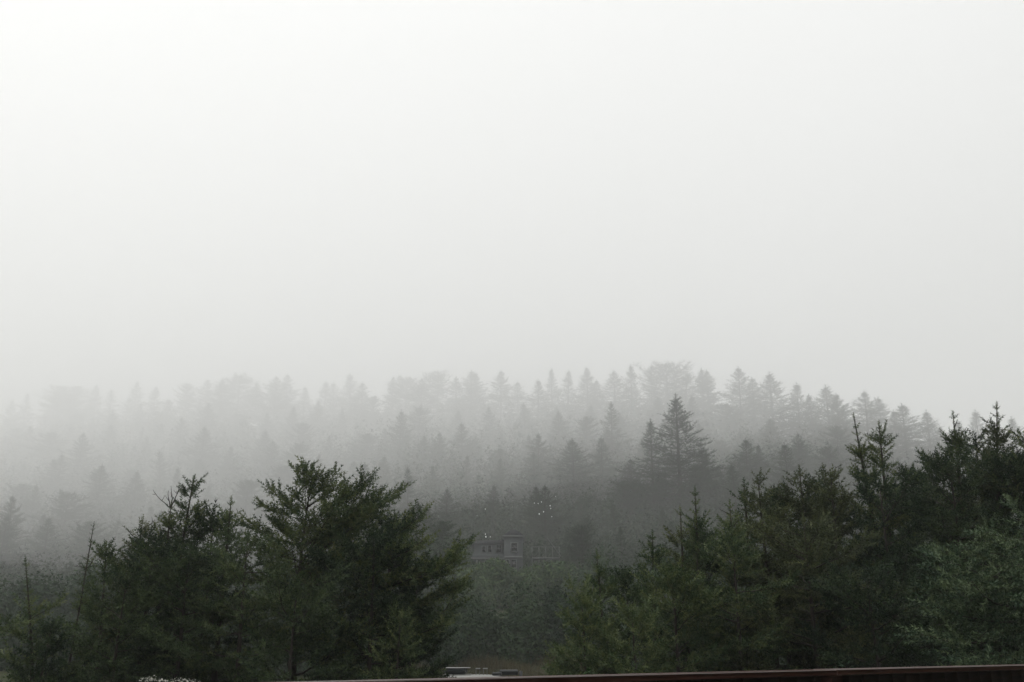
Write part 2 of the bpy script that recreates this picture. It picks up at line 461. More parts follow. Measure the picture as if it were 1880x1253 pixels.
def hill_side():
    ys = np.concatenate([np.linspace(-60, 0, 7), np.linspace(2, 60, 59), 60 + 900 * np.linspace(0.005, 1, 110) ** 1.5])
    xs = np.sign(np.linspace(-1, 1, 181)) * np.abs(np.linspace(-1, 1, 181)) ** 2.4 * 950
    X, Y = np.meshgrid(xs, ys)
    Z = ground_z(X, Y)
    rng = np.random.default_rng(3)
    Z = Z + rng.normal(0, 0.03, Z.shape) * np.clip(Y / 60, 0.2, 4)
    V = np.stack([X, Y, Z], -1).reshape(-1, 3)
    w = len(xs); i = np.arange(len(ys) - 1)[:, None] * w; j = np.arange(w - 1)[None, :]
    F = np.stack([i + j, i + j + 1, i + j + w + 1, i + j + w], -1).reshape(-1, 4)
    m = rough_mat('undergrowth_ground', (0.018, 0.026, 0.012), (0.050, 0.056, 0.026), 0.35, 0.95, bump=0.4, spec=0.1, detail=8)
    o = link('ground', mesh_np('ground', V, [F], [m], True))
    tag(o, kind='structure')
hill_side()

# ------------------------------------------------------------------ near spruces
def near_tree(name, label, tip, base_px, Y, Rpx, seed, mat='needles', wood=None, bowpx=0, **kw):
    """tip: photograph pixel of the leader's end; base_px: column of the foot; Y: distance; Rpx: crown radius in photograph pixels."""
    k = Y / FPX
    tp = at(tip[0], tip[1], Y)
    bx = (base_px - CX) / FPX * Y
    bz = float(ground_z(bx, Y))
    H = tp[2] - bz
    lim = list(kw.pop('limbs', ()))
    for (spy, tx, ty, dy) in kw.pop('limbs_px', ()):
        hz = at(CX, spy, Y)[2] - bz; f = hz / H
        p0 = np.array([bx + (tp[0] - bx) * f + bowpx * k * math.sin(math.pi * f), Y, bz + hz]); v = at(tx, ty, Y + dy) - p0
        Lh = math.hypot(v[0], v[1])
        lim.append((f, math.atan2(v[1], v[0]), 1.04 * float(np.linalg.norm(v)), math.degrees(math.atan2(v[2], Lh)) - 7))
    kw['limbs'] = lim
    root = empty(name, (bx, Y, bz))
    tw, cr = conifer_meshes(name, M[mat], M[wood] if wood else None, seed=seed, H=H, R=Rpx * k, lean=(tp[0] - bx, 0), bow=(bowpx * k, 0), **kw)
    a = link('trunk', tw, root); b = link('crown', cr, root)
    tag(root, label, 'tree')
    return root

SPR = 'near young spruces'
PI = math.pi
# the left clump
near_tree('spruce_tree', 'large spreading spruce with long limbs rising to the right, tallest of the left clump', (574, 866), 594, 12.6, 205, 11,
          leader=0.12, asym=0.35, az0=0.15, gap=0.36, n_br=6, el_top=42, el_low=10, shape=0.62, bowpx=-26, trunk_r=0.05, twig_gap=0.055, shoot=0.105, shoot_gap=0.04,
          limbs_px=((930, 626, 890, 0.2), (975, 671, 874, -0.2), (1010, 734, 899, 0.1), (1055, 777, 950, -0.3), (1030, 700, 930, -0.5), (1105, 858, 1013, 0.0), (1110, 845, 1050, -0.5), (1130, 850, 1090, -0.2),
                    (1160, 822, 1180, -0.3), (1085, 790, 1010, -0.6), (935, 498, 900, 0.1), (955, 483, 925, -0.2), (1000, 441, 965, 0.1), (1030, 455, 1000, -0.4), (1070, 420, 1050, -0.3)))
near_tree('spruce_tree', 'slender green-tipped spruce with a leaning leader beside the forked bare top', (355, 882), 335, 13.0, 90, 12, leader=0.18, bowpx=-10, gap=0.36,
          limbs=((0.86, 0.1, 0.30, 30), (0.82, 0.0, 0.34, 12), (0.72, 3.1, 0.45, 20), (0.66, 0.2, 0.6, 25)), shape=0.8)
near_tree('spruce_tree', 'spruce with a dead forked leader like a candelabra above green branches', (314, 930), 308, 12.8, 105, 13, leader=0.32, gap=0.36, min_len=0.03,
          bare=((0.995, 0.3, 0.30, 55), (0.995, 3.0, 0.30, 25), (0.995, 2.6, 0.24, 60), (0.995, 1.2, 0.22, 75), (0.93, 0.1, 0.24, 8), (0.92, 3.1, 0.14, 0), (0.90, 0.2, 0.26, 4), (0.87, 3.3, 0.2, 20)))
near_tree('spruce_tree', 'thin spruce with a narrow feathery spire right of the green-tipped leader', (424, 922), 418, 12.2, 80, 14, leader=0.3, gap=0.36, mat='needles_yellow', shape=1.0)
near_tree('spruce_tree', 'scraggly browned spruce with dead twigs at its top, left of the forked one', (262, 956), 248, 12.6, 95, 15, leader=0.34, mat='needles_brown', gap=0.36,
          bare=((0.97, 0.2, 0.20, 20), (0.94, 3.0, 0.24, 15), (0.90, 0.1, 0.22, 25), (0.86, 3.2, 0.26, 10)))
near_tree('spruce_tree', 'small spruce with a leafy crooked leader between the bare whip and the browned one', (195, 1004), 214, 12.0, 85, 16, leader=0.16, mat='needles_yellow', bowpx=8, gap=0.36)
near_tree('spruce_tree', 'small spruce with a long bare whip of a leader, rising alone into the fog', (172, 964), 158, 11.6, 82, 17, leader=0.62, gap=0.36, min_len=0.02, wood=None, shoot=0.05, reach=0.008,
          T=8, shoot_gap=0.035, twig_gap=0.05, trunk_r=0.022, wob_f=3.0, bare=((0.86, 0.1, 0.16, 30), (0.86, 3.1, 0.12, 0), (0.80, 0.2, 0.08, 5), (0.78, 3.0, 0.08, 10), (0.75, 0.3, 0.08, 10)))
near_tree('spruce_tree', 'low spruce with a bare leader bent over to the left, near the picture edge', (47, 1034), 124, 11.2, 70, 18, leader=0.5, bowpx=16, gap=0.36, mat='needles_yellow', min_len=0.03, shoot_gap=0.055,
          limbs=((0.80, 0.1, 0.32, 25), (0.70, 0.0, 0.34, 15), (0.62, 3.1, 0.35, 20), (0.55, 0.2, 0.5, 20)), shape=0.8)
near_tree('spruce_tree', 'spruce at the left edge with drooping yellow-green branch ends reaching in', (-75, 1065), -80, 10.6, 85, 19, leader=0.2, mat='needles_yellow', gap=0.36, limbs=((0.72, 0.0, 0.75, 18), (0.5, 0.1, 0.8, 0)))
near_tree('spruce_tree', 'full yellow-green spruce in front of the large spreading one, on its left', (455, 985), 462, 11.6, 150, 20, leader=0.1, mat='needles_yellow', gap=0.36, n_br=6, shape=0.42, el_low=-4, droop=0.12)
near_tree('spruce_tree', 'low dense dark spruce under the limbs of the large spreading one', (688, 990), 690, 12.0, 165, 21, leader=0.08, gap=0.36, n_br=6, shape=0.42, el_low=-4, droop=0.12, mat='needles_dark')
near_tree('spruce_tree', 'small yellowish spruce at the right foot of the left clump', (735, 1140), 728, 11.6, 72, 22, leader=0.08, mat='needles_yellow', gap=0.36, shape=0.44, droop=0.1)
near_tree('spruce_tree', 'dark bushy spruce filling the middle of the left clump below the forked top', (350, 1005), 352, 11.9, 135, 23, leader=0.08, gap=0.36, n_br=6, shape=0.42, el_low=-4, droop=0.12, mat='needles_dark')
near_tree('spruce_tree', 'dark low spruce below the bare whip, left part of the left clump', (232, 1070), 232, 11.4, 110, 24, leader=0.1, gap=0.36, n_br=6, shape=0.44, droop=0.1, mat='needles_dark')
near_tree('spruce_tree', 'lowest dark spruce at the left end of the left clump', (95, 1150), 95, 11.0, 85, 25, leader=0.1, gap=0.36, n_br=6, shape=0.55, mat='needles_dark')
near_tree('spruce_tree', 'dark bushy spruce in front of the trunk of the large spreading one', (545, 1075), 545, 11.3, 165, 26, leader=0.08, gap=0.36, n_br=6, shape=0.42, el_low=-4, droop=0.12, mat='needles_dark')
# the right clump
near_tree('spruce_tree', 'low spruce with a knobbly thin leader at the left end of the right clump', (1096, 1020), 1104, 11.4, 95, 31, leader=0.42, gap=0.36, bowpx=6, limbs=((0.78, 3.1, 0.25, 35), (0.55, 3.2, 0.55, 12)))
near_tree('spruce_tree', 'low spreading yellow-green spruce above the fence where the right clump begins', (1068, 1100), 1082, 10.6, 92, 32, leader=0.06, gap=0.36, mat='needles_yellow', shape=0.5, n_br=6, el_low=12)
near_tree('spruce_tree', 'small spruce with a hooked leader above a low crown, right of the knobbly one', (1198, 984), 1188, 11.8, 100, 33, leader=0.34, gap=0.36, bowpx=-3)
near_tree('spruce_tree', 'slim spruce with a feathery double tip just left of the tallest thin spire', (1249, 940), 1246, 12.2, 85, 34, leader=0.36, gap=0.36, mat='needles_brown')
near_tree('spruce_tree', 'slim spruce with the tallest thin spire over the left half of the right clump', (1276, 904), 1272, 12.0, 92, 35, leader=0.66, gap=0.36, shape=0.8)
near_tree('spruce_tree', 'spruce with a short sharp spire right of the tallest thin spire', (1340, 928), 1342, 12.3, 105, 36, leader=0.42, bare=((0.97, 3.0, 0.12, 20), (0.93, 0.2, 0.14, 25)), gap=0.36, mat='needles_yellow')
near_tree('spruce_tree', 'narrow dark spruce with close whorls left of the twin brownish tops', (1366, 888), 1368, 12.8, 85, 37, leader=0.34, gap=0.36)
near_tree('spruce_tree', 'brownish spruce with twin blunt tops in the middle of the right clump', (1392, 886), 1410, 12.5, 105, 38, leader=0.14, gap=0.36, mat='needles_brown', limbs=((0.84, 0.1, 0.42, 35), (0.76, 0.2, 0.5, 40)))
near_tree('spruce_tree', 'spruce whose top limbs spread like a fan, behind the brownish twin tops', (1468, 864), 1476, 13.0, 120, 39, leader=0.12, gap=0.36, mat='needles_brown', limbs=((0.88, 3.1, 0.45, 22), (0.88, 0.1, 0.42, 20), (0.78, 0.1, 0.6, 30)))
near_tree('spruce_tree', 'bushy spruce with short upright tips left of the leaning curved leader', (1525, 872), 1520, 12.6, 110, 40, bare=((0.97, 0.3, 0.26, 55), (0.95, 2.8, 0.22, 50)), leader=0.14, gap=0.36, mat='needles_brown', limbs=((0.86, 0.0, 0.34, 60), (0.84, 3.1, 0.34, 55)))
near_tree('spruce_tree', 'tall spruce with a curved bare-sided leader leaning left over the fog', (1568, 768), 1600, 13.4, 92, 41, leader=0.62, gap=0.36, bowpx=14, shape=0.9)
near_tree('spruce_tree', 'tall narrow spruce with an upright knobbly tip beside the leaning curved leader', (1614, 782), 1612, 13.2, 115, 42, leader=0.32, gap=0.36, shape=0.85)
near_tree('spruce_tree', 'broad spruce with a dead stick-like top among green shoulders, near the right edge', (1750, 764), 1748, 13.6, 165, 43, leader=0.5, gap=0.36, n_br=6, min_len=0.03, shape=0.55, twig_gap=0.06,
          bare=((0.97, 0.2, 0.14, 40), (0.93, 0.1, 0.30, 30), (0.93, 3.0, 0.24, 20), (0.90, 3.2, 0.26, 35), (0.89, 0.3, 0.28, 50)), limbs=((0.82, 3.1, 0.6, 35), (0.76, 3.0, 0.75, 28)))
near_tree('spruce_tree', 'spruce with a long leader slanting to the right, topmost of the right clump', (1830, 747), 1790, 13.4, 130, 44, leader=0.55, gap=0.36, bowpx=-12, shape=0.6, n_br=6, mat='needles_brown')
near_tree('spruce_tree', 'dark spruce cut by the right picture edge below the slanting leader', (1885, 792), 1895, 13.0, 125, 45, bare=((0.96, 3.1, 0.28, 35), (0.90, 3.3, 0.36, 45)), leader=0.22, gap=0.36, n_br=6, shape=0.6, limbs=((0.84, 3.1, 0.5, 40), (0.78, 3.2, 0.62, 35)))
near_tree('spruce_tree', 'pale blue-green spruce reaching in at the lower right edge, nearest of all', (1905, 940), 1920, 9.2, 84, 46, leader=0.08, twig_gap=0.075, gap=0.36, n_br=7, mat='needles_blue', shape=0.45, asym=0.2, az0=PI, droop=0.08,
          limbs_px=((985, 1822, 965, -0.4), (1020, 1770, 1012, -0.3), (1050, 1708, 1028, -0.2), (1075, 1735, 1050, -0.7), (1095, 1668, 1085, -0.3), (1120, 1690, 1120, -0.5), (1150, 1720, 1150, -0.8), (1060, 1800, 1050, -1.0), (1110, 1780, 1100, -1.1), (1180, 1745, 1190, -0.9)))
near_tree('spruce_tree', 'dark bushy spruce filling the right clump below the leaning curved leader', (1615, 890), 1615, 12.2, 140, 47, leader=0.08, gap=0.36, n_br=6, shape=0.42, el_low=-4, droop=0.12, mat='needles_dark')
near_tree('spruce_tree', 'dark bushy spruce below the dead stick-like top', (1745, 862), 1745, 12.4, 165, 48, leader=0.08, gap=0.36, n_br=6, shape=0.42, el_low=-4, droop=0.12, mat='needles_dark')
near_tree('spruce_tree', 'greyish bushy spruce in front of the fan-topped one, over the fence post', (1475, 955), 1475, 11.6, 155, 49, leader=0.08, gap=0.36, n_br=6, shape=0.42, el_low=-4, droop=0.12, mat='needles_brown')
near_tree('spruce_tree', 'bushy spruce in front of the short sharp spire', (1345, 1000), 1345, 11.3, 140, 50, leader=0.08, gap=0.36, n_br=6, shape=0.42, el_low=-4, droop=0.12)
near_tree('spruce_tree', 'bushy spruce in front of the hooked leader, low in the right clump', (1235, 1055), 1235, 11.0, 125, 51, leader=0.08, gap=0.36, n_br=6, shape=0.42, el_low=-4, droop=0.12)
near_tree('spruce_tree', 'yellowish low spruce just above the fence below the knobbly leader', (1160, 1125), 1165, 10.4, 95, 52, leader=0.06, gap=0.36, n_br=6, shape=0.5, mat='needles_yellow')
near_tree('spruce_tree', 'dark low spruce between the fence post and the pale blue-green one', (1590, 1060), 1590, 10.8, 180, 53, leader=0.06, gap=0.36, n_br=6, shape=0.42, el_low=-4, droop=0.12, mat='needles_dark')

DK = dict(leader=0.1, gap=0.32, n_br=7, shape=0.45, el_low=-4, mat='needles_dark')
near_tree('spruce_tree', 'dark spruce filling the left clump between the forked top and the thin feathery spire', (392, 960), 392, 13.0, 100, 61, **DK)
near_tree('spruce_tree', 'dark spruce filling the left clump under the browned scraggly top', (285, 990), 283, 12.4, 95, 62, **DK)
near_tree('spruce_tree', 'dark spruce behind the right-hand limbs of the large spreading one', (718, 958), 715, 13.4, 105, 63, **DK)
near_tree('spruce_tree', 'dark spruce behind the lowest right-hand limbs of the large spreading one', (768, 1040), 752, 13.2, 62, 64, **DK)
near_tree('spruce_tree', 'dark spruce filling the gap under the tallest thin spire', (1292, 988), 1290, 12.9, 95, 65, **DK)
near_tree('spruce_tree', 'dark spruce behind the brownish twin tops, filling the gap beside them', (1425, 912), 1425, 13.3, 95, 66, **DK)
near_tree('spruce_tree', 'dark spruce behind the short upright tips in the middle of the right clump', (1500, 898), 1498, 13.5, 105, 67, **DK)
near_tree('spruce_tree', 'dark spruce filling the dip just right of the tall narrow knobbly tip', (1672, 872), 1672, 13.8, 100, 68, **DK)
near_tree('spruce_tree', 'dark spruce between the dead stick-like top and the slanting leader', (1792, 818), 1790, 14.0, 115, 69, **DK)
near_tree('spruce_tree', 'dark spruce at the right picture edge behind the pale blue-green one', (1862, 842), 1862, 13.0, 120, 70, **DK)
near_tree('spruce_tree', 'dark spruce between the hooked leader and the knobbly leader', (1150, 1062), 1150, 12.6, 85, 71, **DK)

# ------------------------------------------------------------------ hillside forest
def forest_kind(seed, H, R, **kw):
    p = dict(base=0.05, shape=0.75, gap=0.8, n_br=6, leader=2.0, el_top=38, el_low=-8, upturn=0.45, twig_gap=0.42, shoot=0.5, reach=0.13,
             shoot_gap=0.36, T=7, flat=0.35, trunk_r=0.35, inner=0.2, twig_f=0.32, ragged=0.38, min_len=0.15)
    p.update(kw)
    V, wF, nV, val = conifer(seed=seed, H=H, R=R, **p)
    tris = np.arange(len(nV)).reshape(-1, 3) + len(V)
    faces = wF + [tris]
    nw = sum(len(f) for f in wF)
    mi = np.concatenate([np.zeros(nw), np.ones(len(tris))])
    attr = np.concatenate([np.full(len(V), 0.3), val])
    return mesh_np('forest_conifer', np.concatenate([V, nV]), faces, [M['bark'], M['forest']], False, attr, mi)
KINDS = [forest_kind(101, 28, 7.6, shape=0.92), forest_kind(102, 30, 8.2, shape=0.8, ragged=0.42), forest_kind(103, 26, 6.6, shape=1.0),
         forest_kind(104, 29, 7.8, shape=0.85, droop=0.2, ragged=0.42), forest_kind(105, 27, 7.2, shape=0.95, ragged=0.45, lean=(0.8, 0.3)), forest_kind(106, 31, 8.6, shape=0.8, ragged=0.42)]
KINDS += [forest_kind(107, 25, 8.5, shape=0.5, ragged=0.5, leader=1.0, n_br=7), forest_kind(108, 27, 7.0, shape=0.7, ragged=0.6, lean=(-1.6, 0.6), gap=1.0), forest_kind(109, 24, 9.0, shape=0.42, ragged=0.5, leader=0.6, droop=0.15, el_top=50)]
KH = [28, 30, 26, 29, 27, 31, 25, 27, 24]

rng = np.random.default_rng(77)
COUNT = {}
def hill_tree(x, y, scale, kind, label, group, wide=1.0, dz=-0.4, name='forest_conifer'):
    z = float(ground_z(x, y))
    o = link(name, KINDS[kind])
    o.location = (x, y, z + dz); o.rotation_euler = (float(rng.normal(0, 0.02)), float(rng.normal(0, 0.02)), float(rng.uniform(0, 6.28)))
    o.scale = (scale * wide, scale * wide, scale)
    tag(o, label, 'tree', group)
    COUNT[group] = COUNT.get(group, 0) + 1
    return o

def tip_tree(px, py, Y, kind, label, wide=1.0, group=None):
    """A tree whose tip the photograph shows at px, py."""
    p = at(px, py, Y); z = float(ground_z(p[0], Y))
    o = link('forest_conifer', KINDS[kind]); s = (p[2] - z) / KH[kind]
    o.location = (p[0], Y, z - 0.3); o.scale = (s * wide, s * wide, s); o.rotation_euler = (0, 0, float(rng.uniform(0, 6.28)))
    tag(o, label, 'tree', group)

tip_tree(1240, 722, 196, 0, 'tall dark conifer standing clear of the fog, spiky top above the right slope', 1.6)
tip_tree(1194, 768, 200, 3, 'shorter conifer pressed against the left of the tall dark spiky one', 1.3)
tip_tree(1286, 806, 205, 5, 'lower conifer leaning on the right of the tall dark spiky one', 1.1)
tip_tree(1122, 736, 290, 3, 'paler conifer in the fog left of the tall dark spiky one', 1.2)
tip_tree(812, 952, 98, 6, 'broad dim tree in the fog just left of the grey house', 1.5)
tip_tree(1068, 962, 104, 8, 'broad dim tree in the fog just right of the pale deck', 1.6)
tip_tree(765, 915, 112, 7, 'dim leaning tree behind the right-hand limbs of the large spreading spruce', 1.6)
# skyline trees whose outlines the photograph shows
SKY = 'conifers on the foggy ridge'
sky_list = [(1355, 672, 407, 1), (1412, 682, 405, 0), (1380, 692, 417, 3), (1462, 702, 412, 2), (1515, 706, 413, 0), (1535, 722, 390, 5), (1490, 722, 400, 4), (1586, 716, 404, 5), (1612, 728, 411, 3), (1655, 740, 389, 1), (1640, 752, 396, 2), (1700, 752, 406, 0), (1790, 752, 418, 2), (1752, 772, 393, 4), (1856, 764, 406, 0), (1725, 782, 405, 5), (1825, 790, 418, 1)]
for px, py, Y, kd in sky_list:
    tip_tree(px, py, Y, kd, 'pale grey conifer of the right-hand ridge, its outline still clear against white fog', float(rng.uniform(1.5, 2.1)), 'conifers on the clear right ridge')
for px in np.concatenate([np.arange(-40, 1340, 30)]):
    px = px + rng.normal(0, 6)
    py = np.interp(px, RIDGE[:, 0], RIDGE[:, 1]) + abs(rng.normal(0, 16)) - 4; Y = float(np.interp(px, RIDGE[:, 0], RIDGE[:, 2])) + rng.normal(0, 14)
    lab = 'faint conifer on the left half of the ridge, nearly lost in white fog' if px < 760 else 'faint conifer on the middle of the ridge, nearly lost in white fog'
    tip_tree(px, py, Y, int(rng.integers(0, 9)), lab, float(rng.uniform(1.2, 1.9)), 'faint conifers on the left ridge' if px < 760 else 'faint conifers on the middle ridge')
# the slope below the ridge
layers = [(122, 5.2, 0.34), (150, 6, 0.42), (185, 7.5, 0.52), (228, 8.5, 0.62), (280, 10, 0.72), (340, 11.5, 0.82), (410, 13.5, 0.9), (495, 15, 0.95), (580, 17, 1.0)]
for (Y0, w, sc) in layers:
    a = -0.56 + rng.uniform(0, w / Y0)
    while a < 0.56:
        y = Y0 * (1 + rng.normal(0, 0.06)); x = a * y
        a += w / Y0 * rng.uniform(0.75, 1.25)
        if y > np.interp(x / y, _rA, _rD) - 40: continue
        px = CX + FPX * (x / y) * 0.98
        if y < 142 and 845 < px < 1060: continue
        if Y0 < 160 and px < 560: continue
        if y < 135 and 740 < px < 845: continue
        s = sc * rng.uniform(0.5, 0.92)
        if y < 220: reg = 'left' if px < 700 else ('middle' if px < 1150 else 'right')
        else: reg = 'far'
        lab = {'left': 'dim grey-green conifer on the lower slope behind the left clump of spruces', 'middle': 'dim grey-green conifer on the lower slope behind the grey house',
               'right': 'dim grey-green conifer on the lower slope behind the right clump of spruces', 'far': 'blurred conifer high on the foggy slope below the ridge'}[reg]
        hill_tree(x, y, s, int(rng.integers(0, 9)), lab, {'left': 'conifers on the lower left slope', 'middle': 'conifers behind the house', 'right': 'conifers on the lower right slope', 'far': 'conifers on the upper slope'}[reg], rng.uniform(1.2, 1.9))
print('TREES', COUNT, sum(o.name.startswith('forest') for o in bpy.data.objects))

# low brush and saplings that cover the whole slope
def brush():
    rg = np.random.default_rng(31)
    n = 10500
    d = 40 * (680 / 40) ** rg.uniform(0, 1, n) ** 1.15
    a = rg.uniform(-0.62, 0.62, n); x = a * d
    keep = d < np.interp(a, _rA, _rD) * 0.98
    pc = CX + FPX * a * 0.98
    keep &= ~((d < 106) & (pc > 850) & (pc < 1045)); keep &= ~((d < 52) & (pc > 720) & (pc < 1120))
    x, d, pc = x[keep], d[keep], pc[keep]; n = len(x)
    r = np.clip(0.016 * d, 1.2, 11) * rg.uniform(0.6, 1.2, n); hh = np.clip(0.048 * d, 2.3, 18) * rg.uniform(0.5, 1.15, n)
    hh = np.where((d < 106) & (pc > 700) & (pc < 1150), np.minimum(hh, 2.2), hh)
    k = 150
    dirs = nrm(rg.normal(size=(n, k, 3))); rad = 0.35 + 0.55 * rg.uniform(0, 1, (n, k, 1)) ** 0.6
    o = dirs * rad; o[..., 2] = np.abs(o[..., 2]) ** 1.5
    taper = 1 - 0.6 * o[..., 2:3] * rg.uniform(0.2, 1, (n, 1, 1))
    P = np.stack([x, d, ground_z(x, d)], -1)[:, None, :] + o * np.stack([r, r, hh], -1)[:, None, :] * np.concatenate([taper, taper, np.ones_like(taper)], -1)
    P = P.reshape(-1, 3); sz = np.repeat(np.minimum(r * 0.26, 0.06 + 0.0019 * d), k)[:, None] * rg.uniform(0.6, 1.2, (len(P), 1))
    nn = nrm(dirs.reshape(-1, 3) + rg.normal(0, 0.7, P.shape) + UP * 0.4)
    A = nrm(np.cross(nn, nrm(rg.normal(size=P.shape)))); B = np.cross(nn, A)
    q = []
    for t in range(3):                                       # a ragged three-bladed tuft
        an = t * 2.1 + rg.uniform(0, 1, (len(P), 1)); e = A * np.cos(an) + B * np.sin(an); f = np.cross(nn, e)
        q.append(np.stack([P - f * sz * 0.28, P + f * sz * 0.28, P + e * sz + nn * sz * rg.uniform(-0.3, 0.5, (len(P), 1))], 1))
    V = np.concatenate(q, 1).reshape(-1, 3)
    ob = link('brush', mesh_np('brush', V, [np.arange(len(V)).reshape(-1, 3)], [M['forest']], False, np.repeat(rg.uniform(0, 1, len(P)), 9)))
    tag(ob, 'low brush and saplings covering the foggy slope between the conifers', 'brush', kind='stuff')
brush()

# ------------------------------------------------------------------ broadleaf shrubs in the hollow
def shrub_mesh(seed, R, Hh, n_leaf, leaf, mat, lobes=16, flower=None):
    rng = np.random.default_rng(seed)
    c = rng.normal(size=(lobes, 3)); c = nrm(c) * rng.uniform(0.25, 0.8, (lobes, 1)); c[:, 2] = np.abs(c[:, 2]) * 0.9 + 0.15
    r = rng.uniform(0.22, 0.45, lobes)
    k = rng.integers(0, lobes, n_leaf)
    d = nrm(rng.normal(size=(n_leaf, 3)))
    p = c[k] + d * (r[k] * rng.uniform(0.45, 1.12, n_leaf) ** 0.6)[:, None]
    keep = p[:, 2] > -0.1; p, d = p[keep], d[keep]
    p = p * np.array([R, R, Hh])
    n = nrm(d + rng.normal(0, 0.6, d.shape) + UP * 0.5)
    a = nrm(np.cross(n, nrm(rng.normal(size=d.shape)))); b = np.cross(n, a)
    l = leaf * rng.uniform(0.6, 1.3, len(p))[:, None]
    q = np.stack([p - a * l, p + b * l * 0.45 + n * l * 0.12, p + a * l, p - b * l * 0.45 + n * l * 0.12], 1).reshape(-1, 3)
    val = np.repeat(rng.uniform(0, 1, len(p)), 4)
    crown = mesh_np('shrub_crown', q, [np.arange(len(q)).reshape(-1, 4)], [mat], False, val)
    m = 6; s = np.linspace(0, 1, m)
    tgt = c * np.array([R, R, Hh]) * 0.95
    P = tgt[:, None, :] * s[None, :, None] ** np.array([1.3, 1.3, 0.8]) + rng.normal(0, 0.03 * R, (lobes, m, 3)) * s[None, :, None]
    V, F = tubes(P, np.full((lobes, 1), 0.025 * R) * (1 - 0.7 * s)[None, :], 4)
    stems = mesh_np('shrub_stems', V, [F], [M['bark']], True)
    return stems, crown
def shrub(label, px, Y, Rr, Hh, seed, mat='leaves_dark', n=9000, leaf=0.11, name='shrub', group=None, dz=0.0):
    x = (px - CX) / FPX * Y / math.cos(0) ; z = float(ground_z(x, Y))
    root = empty(name, (x, Y, z + dz))
    st, cr = shrub_mesh(seed, Rr, Hh, n, leaf, M[mat])
    link('stem', st, root); link('crown', cr, root)
    tag(root, label, 'shrub', group)
shrub('big dark rounded shrub in the hollow below the grey house', 925, 43.5, 2.7, 3.1, 201, n=16000, leaf=0.09)
shrub('dark shrub left of the big rounded one, beside the left clump of spruces', 815, 43, 2.5, 2.3, 202, n=13000, leaf=0.09)
shrub('dark shrub right of the big rounded one, behind the knobbly leader', 1035, 45, 2.6, 3.0, 203, n=14000, leaf=0.09)
shrub('grey-green shrub on the bank right under the grey house', 905, 84, 4.2, 3.6, 204, 'leaves', n=11000, leaf=0.16)
shrub('grey-green shrub on the bank right of the grey house', 1010, 86, 4.6, 4.4, 205, 'leaves', n=11000, leaf=0.16)
shrub('pale green bush hiding the foot of the grey house porch', 893, 97, 1.5, 1.9, 214, 'leaves', n=6000, leaf=0.11)
shrub('small bush in front of the right corner of the grey house', 966, 98, 1.3, 2.3, 215, 'leaves', n=5000, leaf=0.11)
shrub('leafy sapling rising in front of the grey house between its two wings', 924, 95, 1.0, 3.6, 218, 'leaves', n=2600, leaf=0.10)
shrub('tall dim shrub in the fog left of the grey house', 800, 90, 4.2, 5.4, 206, n=11000, leaf=0.16)
shrub('dim shrub far right on the bank behind the hooked leader', 1130, 80, 4.6, 4.6, 207, n=11000, leaf=0.16)
shrub('low green shrub at the foot of the left clump beside the camper van roof', 765, 24, 1.1, 1.35, 208, 'leaves', n=7000, leaf=0.055)
shrub('low bright shrub on the grassy bank right of the camper van roof', 972, 30, 0.8, 1.6, 209, 'leaves', n=4000, leaf=0.05)
shrub('small light green bush against the fence under the low spreading spruce', 1088, 8.6, 0.22, 0.42, 210, 'leaves', n=1500, leaf=0.022, dz=1.25)
shrub('low leafy shrub just over the fence, left of its visible post', 1335, 8.2, 0.5, 0.62, 216, 'leaves', n=3500, leaf=0.028, dz=0.95)
shrub('low leafy shrub just over the fence, right behind its visible post', 1492, 9.0, 0.55, 0.68, 217, 'leaves_dark', n=3500, leaf=0.028, dz=0.95)
for s_, (px, Y, Rr, Hh) in enumerate([(60, 60, 4, 5), (200, 64, 4.2, 5.4), (340, 62, 4, 5.2), (480, 66, 4.2, 5.2), (630, 62, 3.8, 5.0), (1250, 66, 4.2, 5.2), (1400, 62, 4, 5.4), (1560, 66, 4.4, 5.6), (1720, 62, 4, 5.4), (1860, 66, 4.4, 5.4)]):
    shrub('dim shrub on the far bank behind the left clump' if px < 900 else 'dim shrub on the far bank behind the right clump', px, Y, Rr, Hh, 230 + s_, n=7000, leaf=0.16,
          group='shrubs hidden behind the left clump' if px < 900 else 'shrubs hidden behind the right clump')

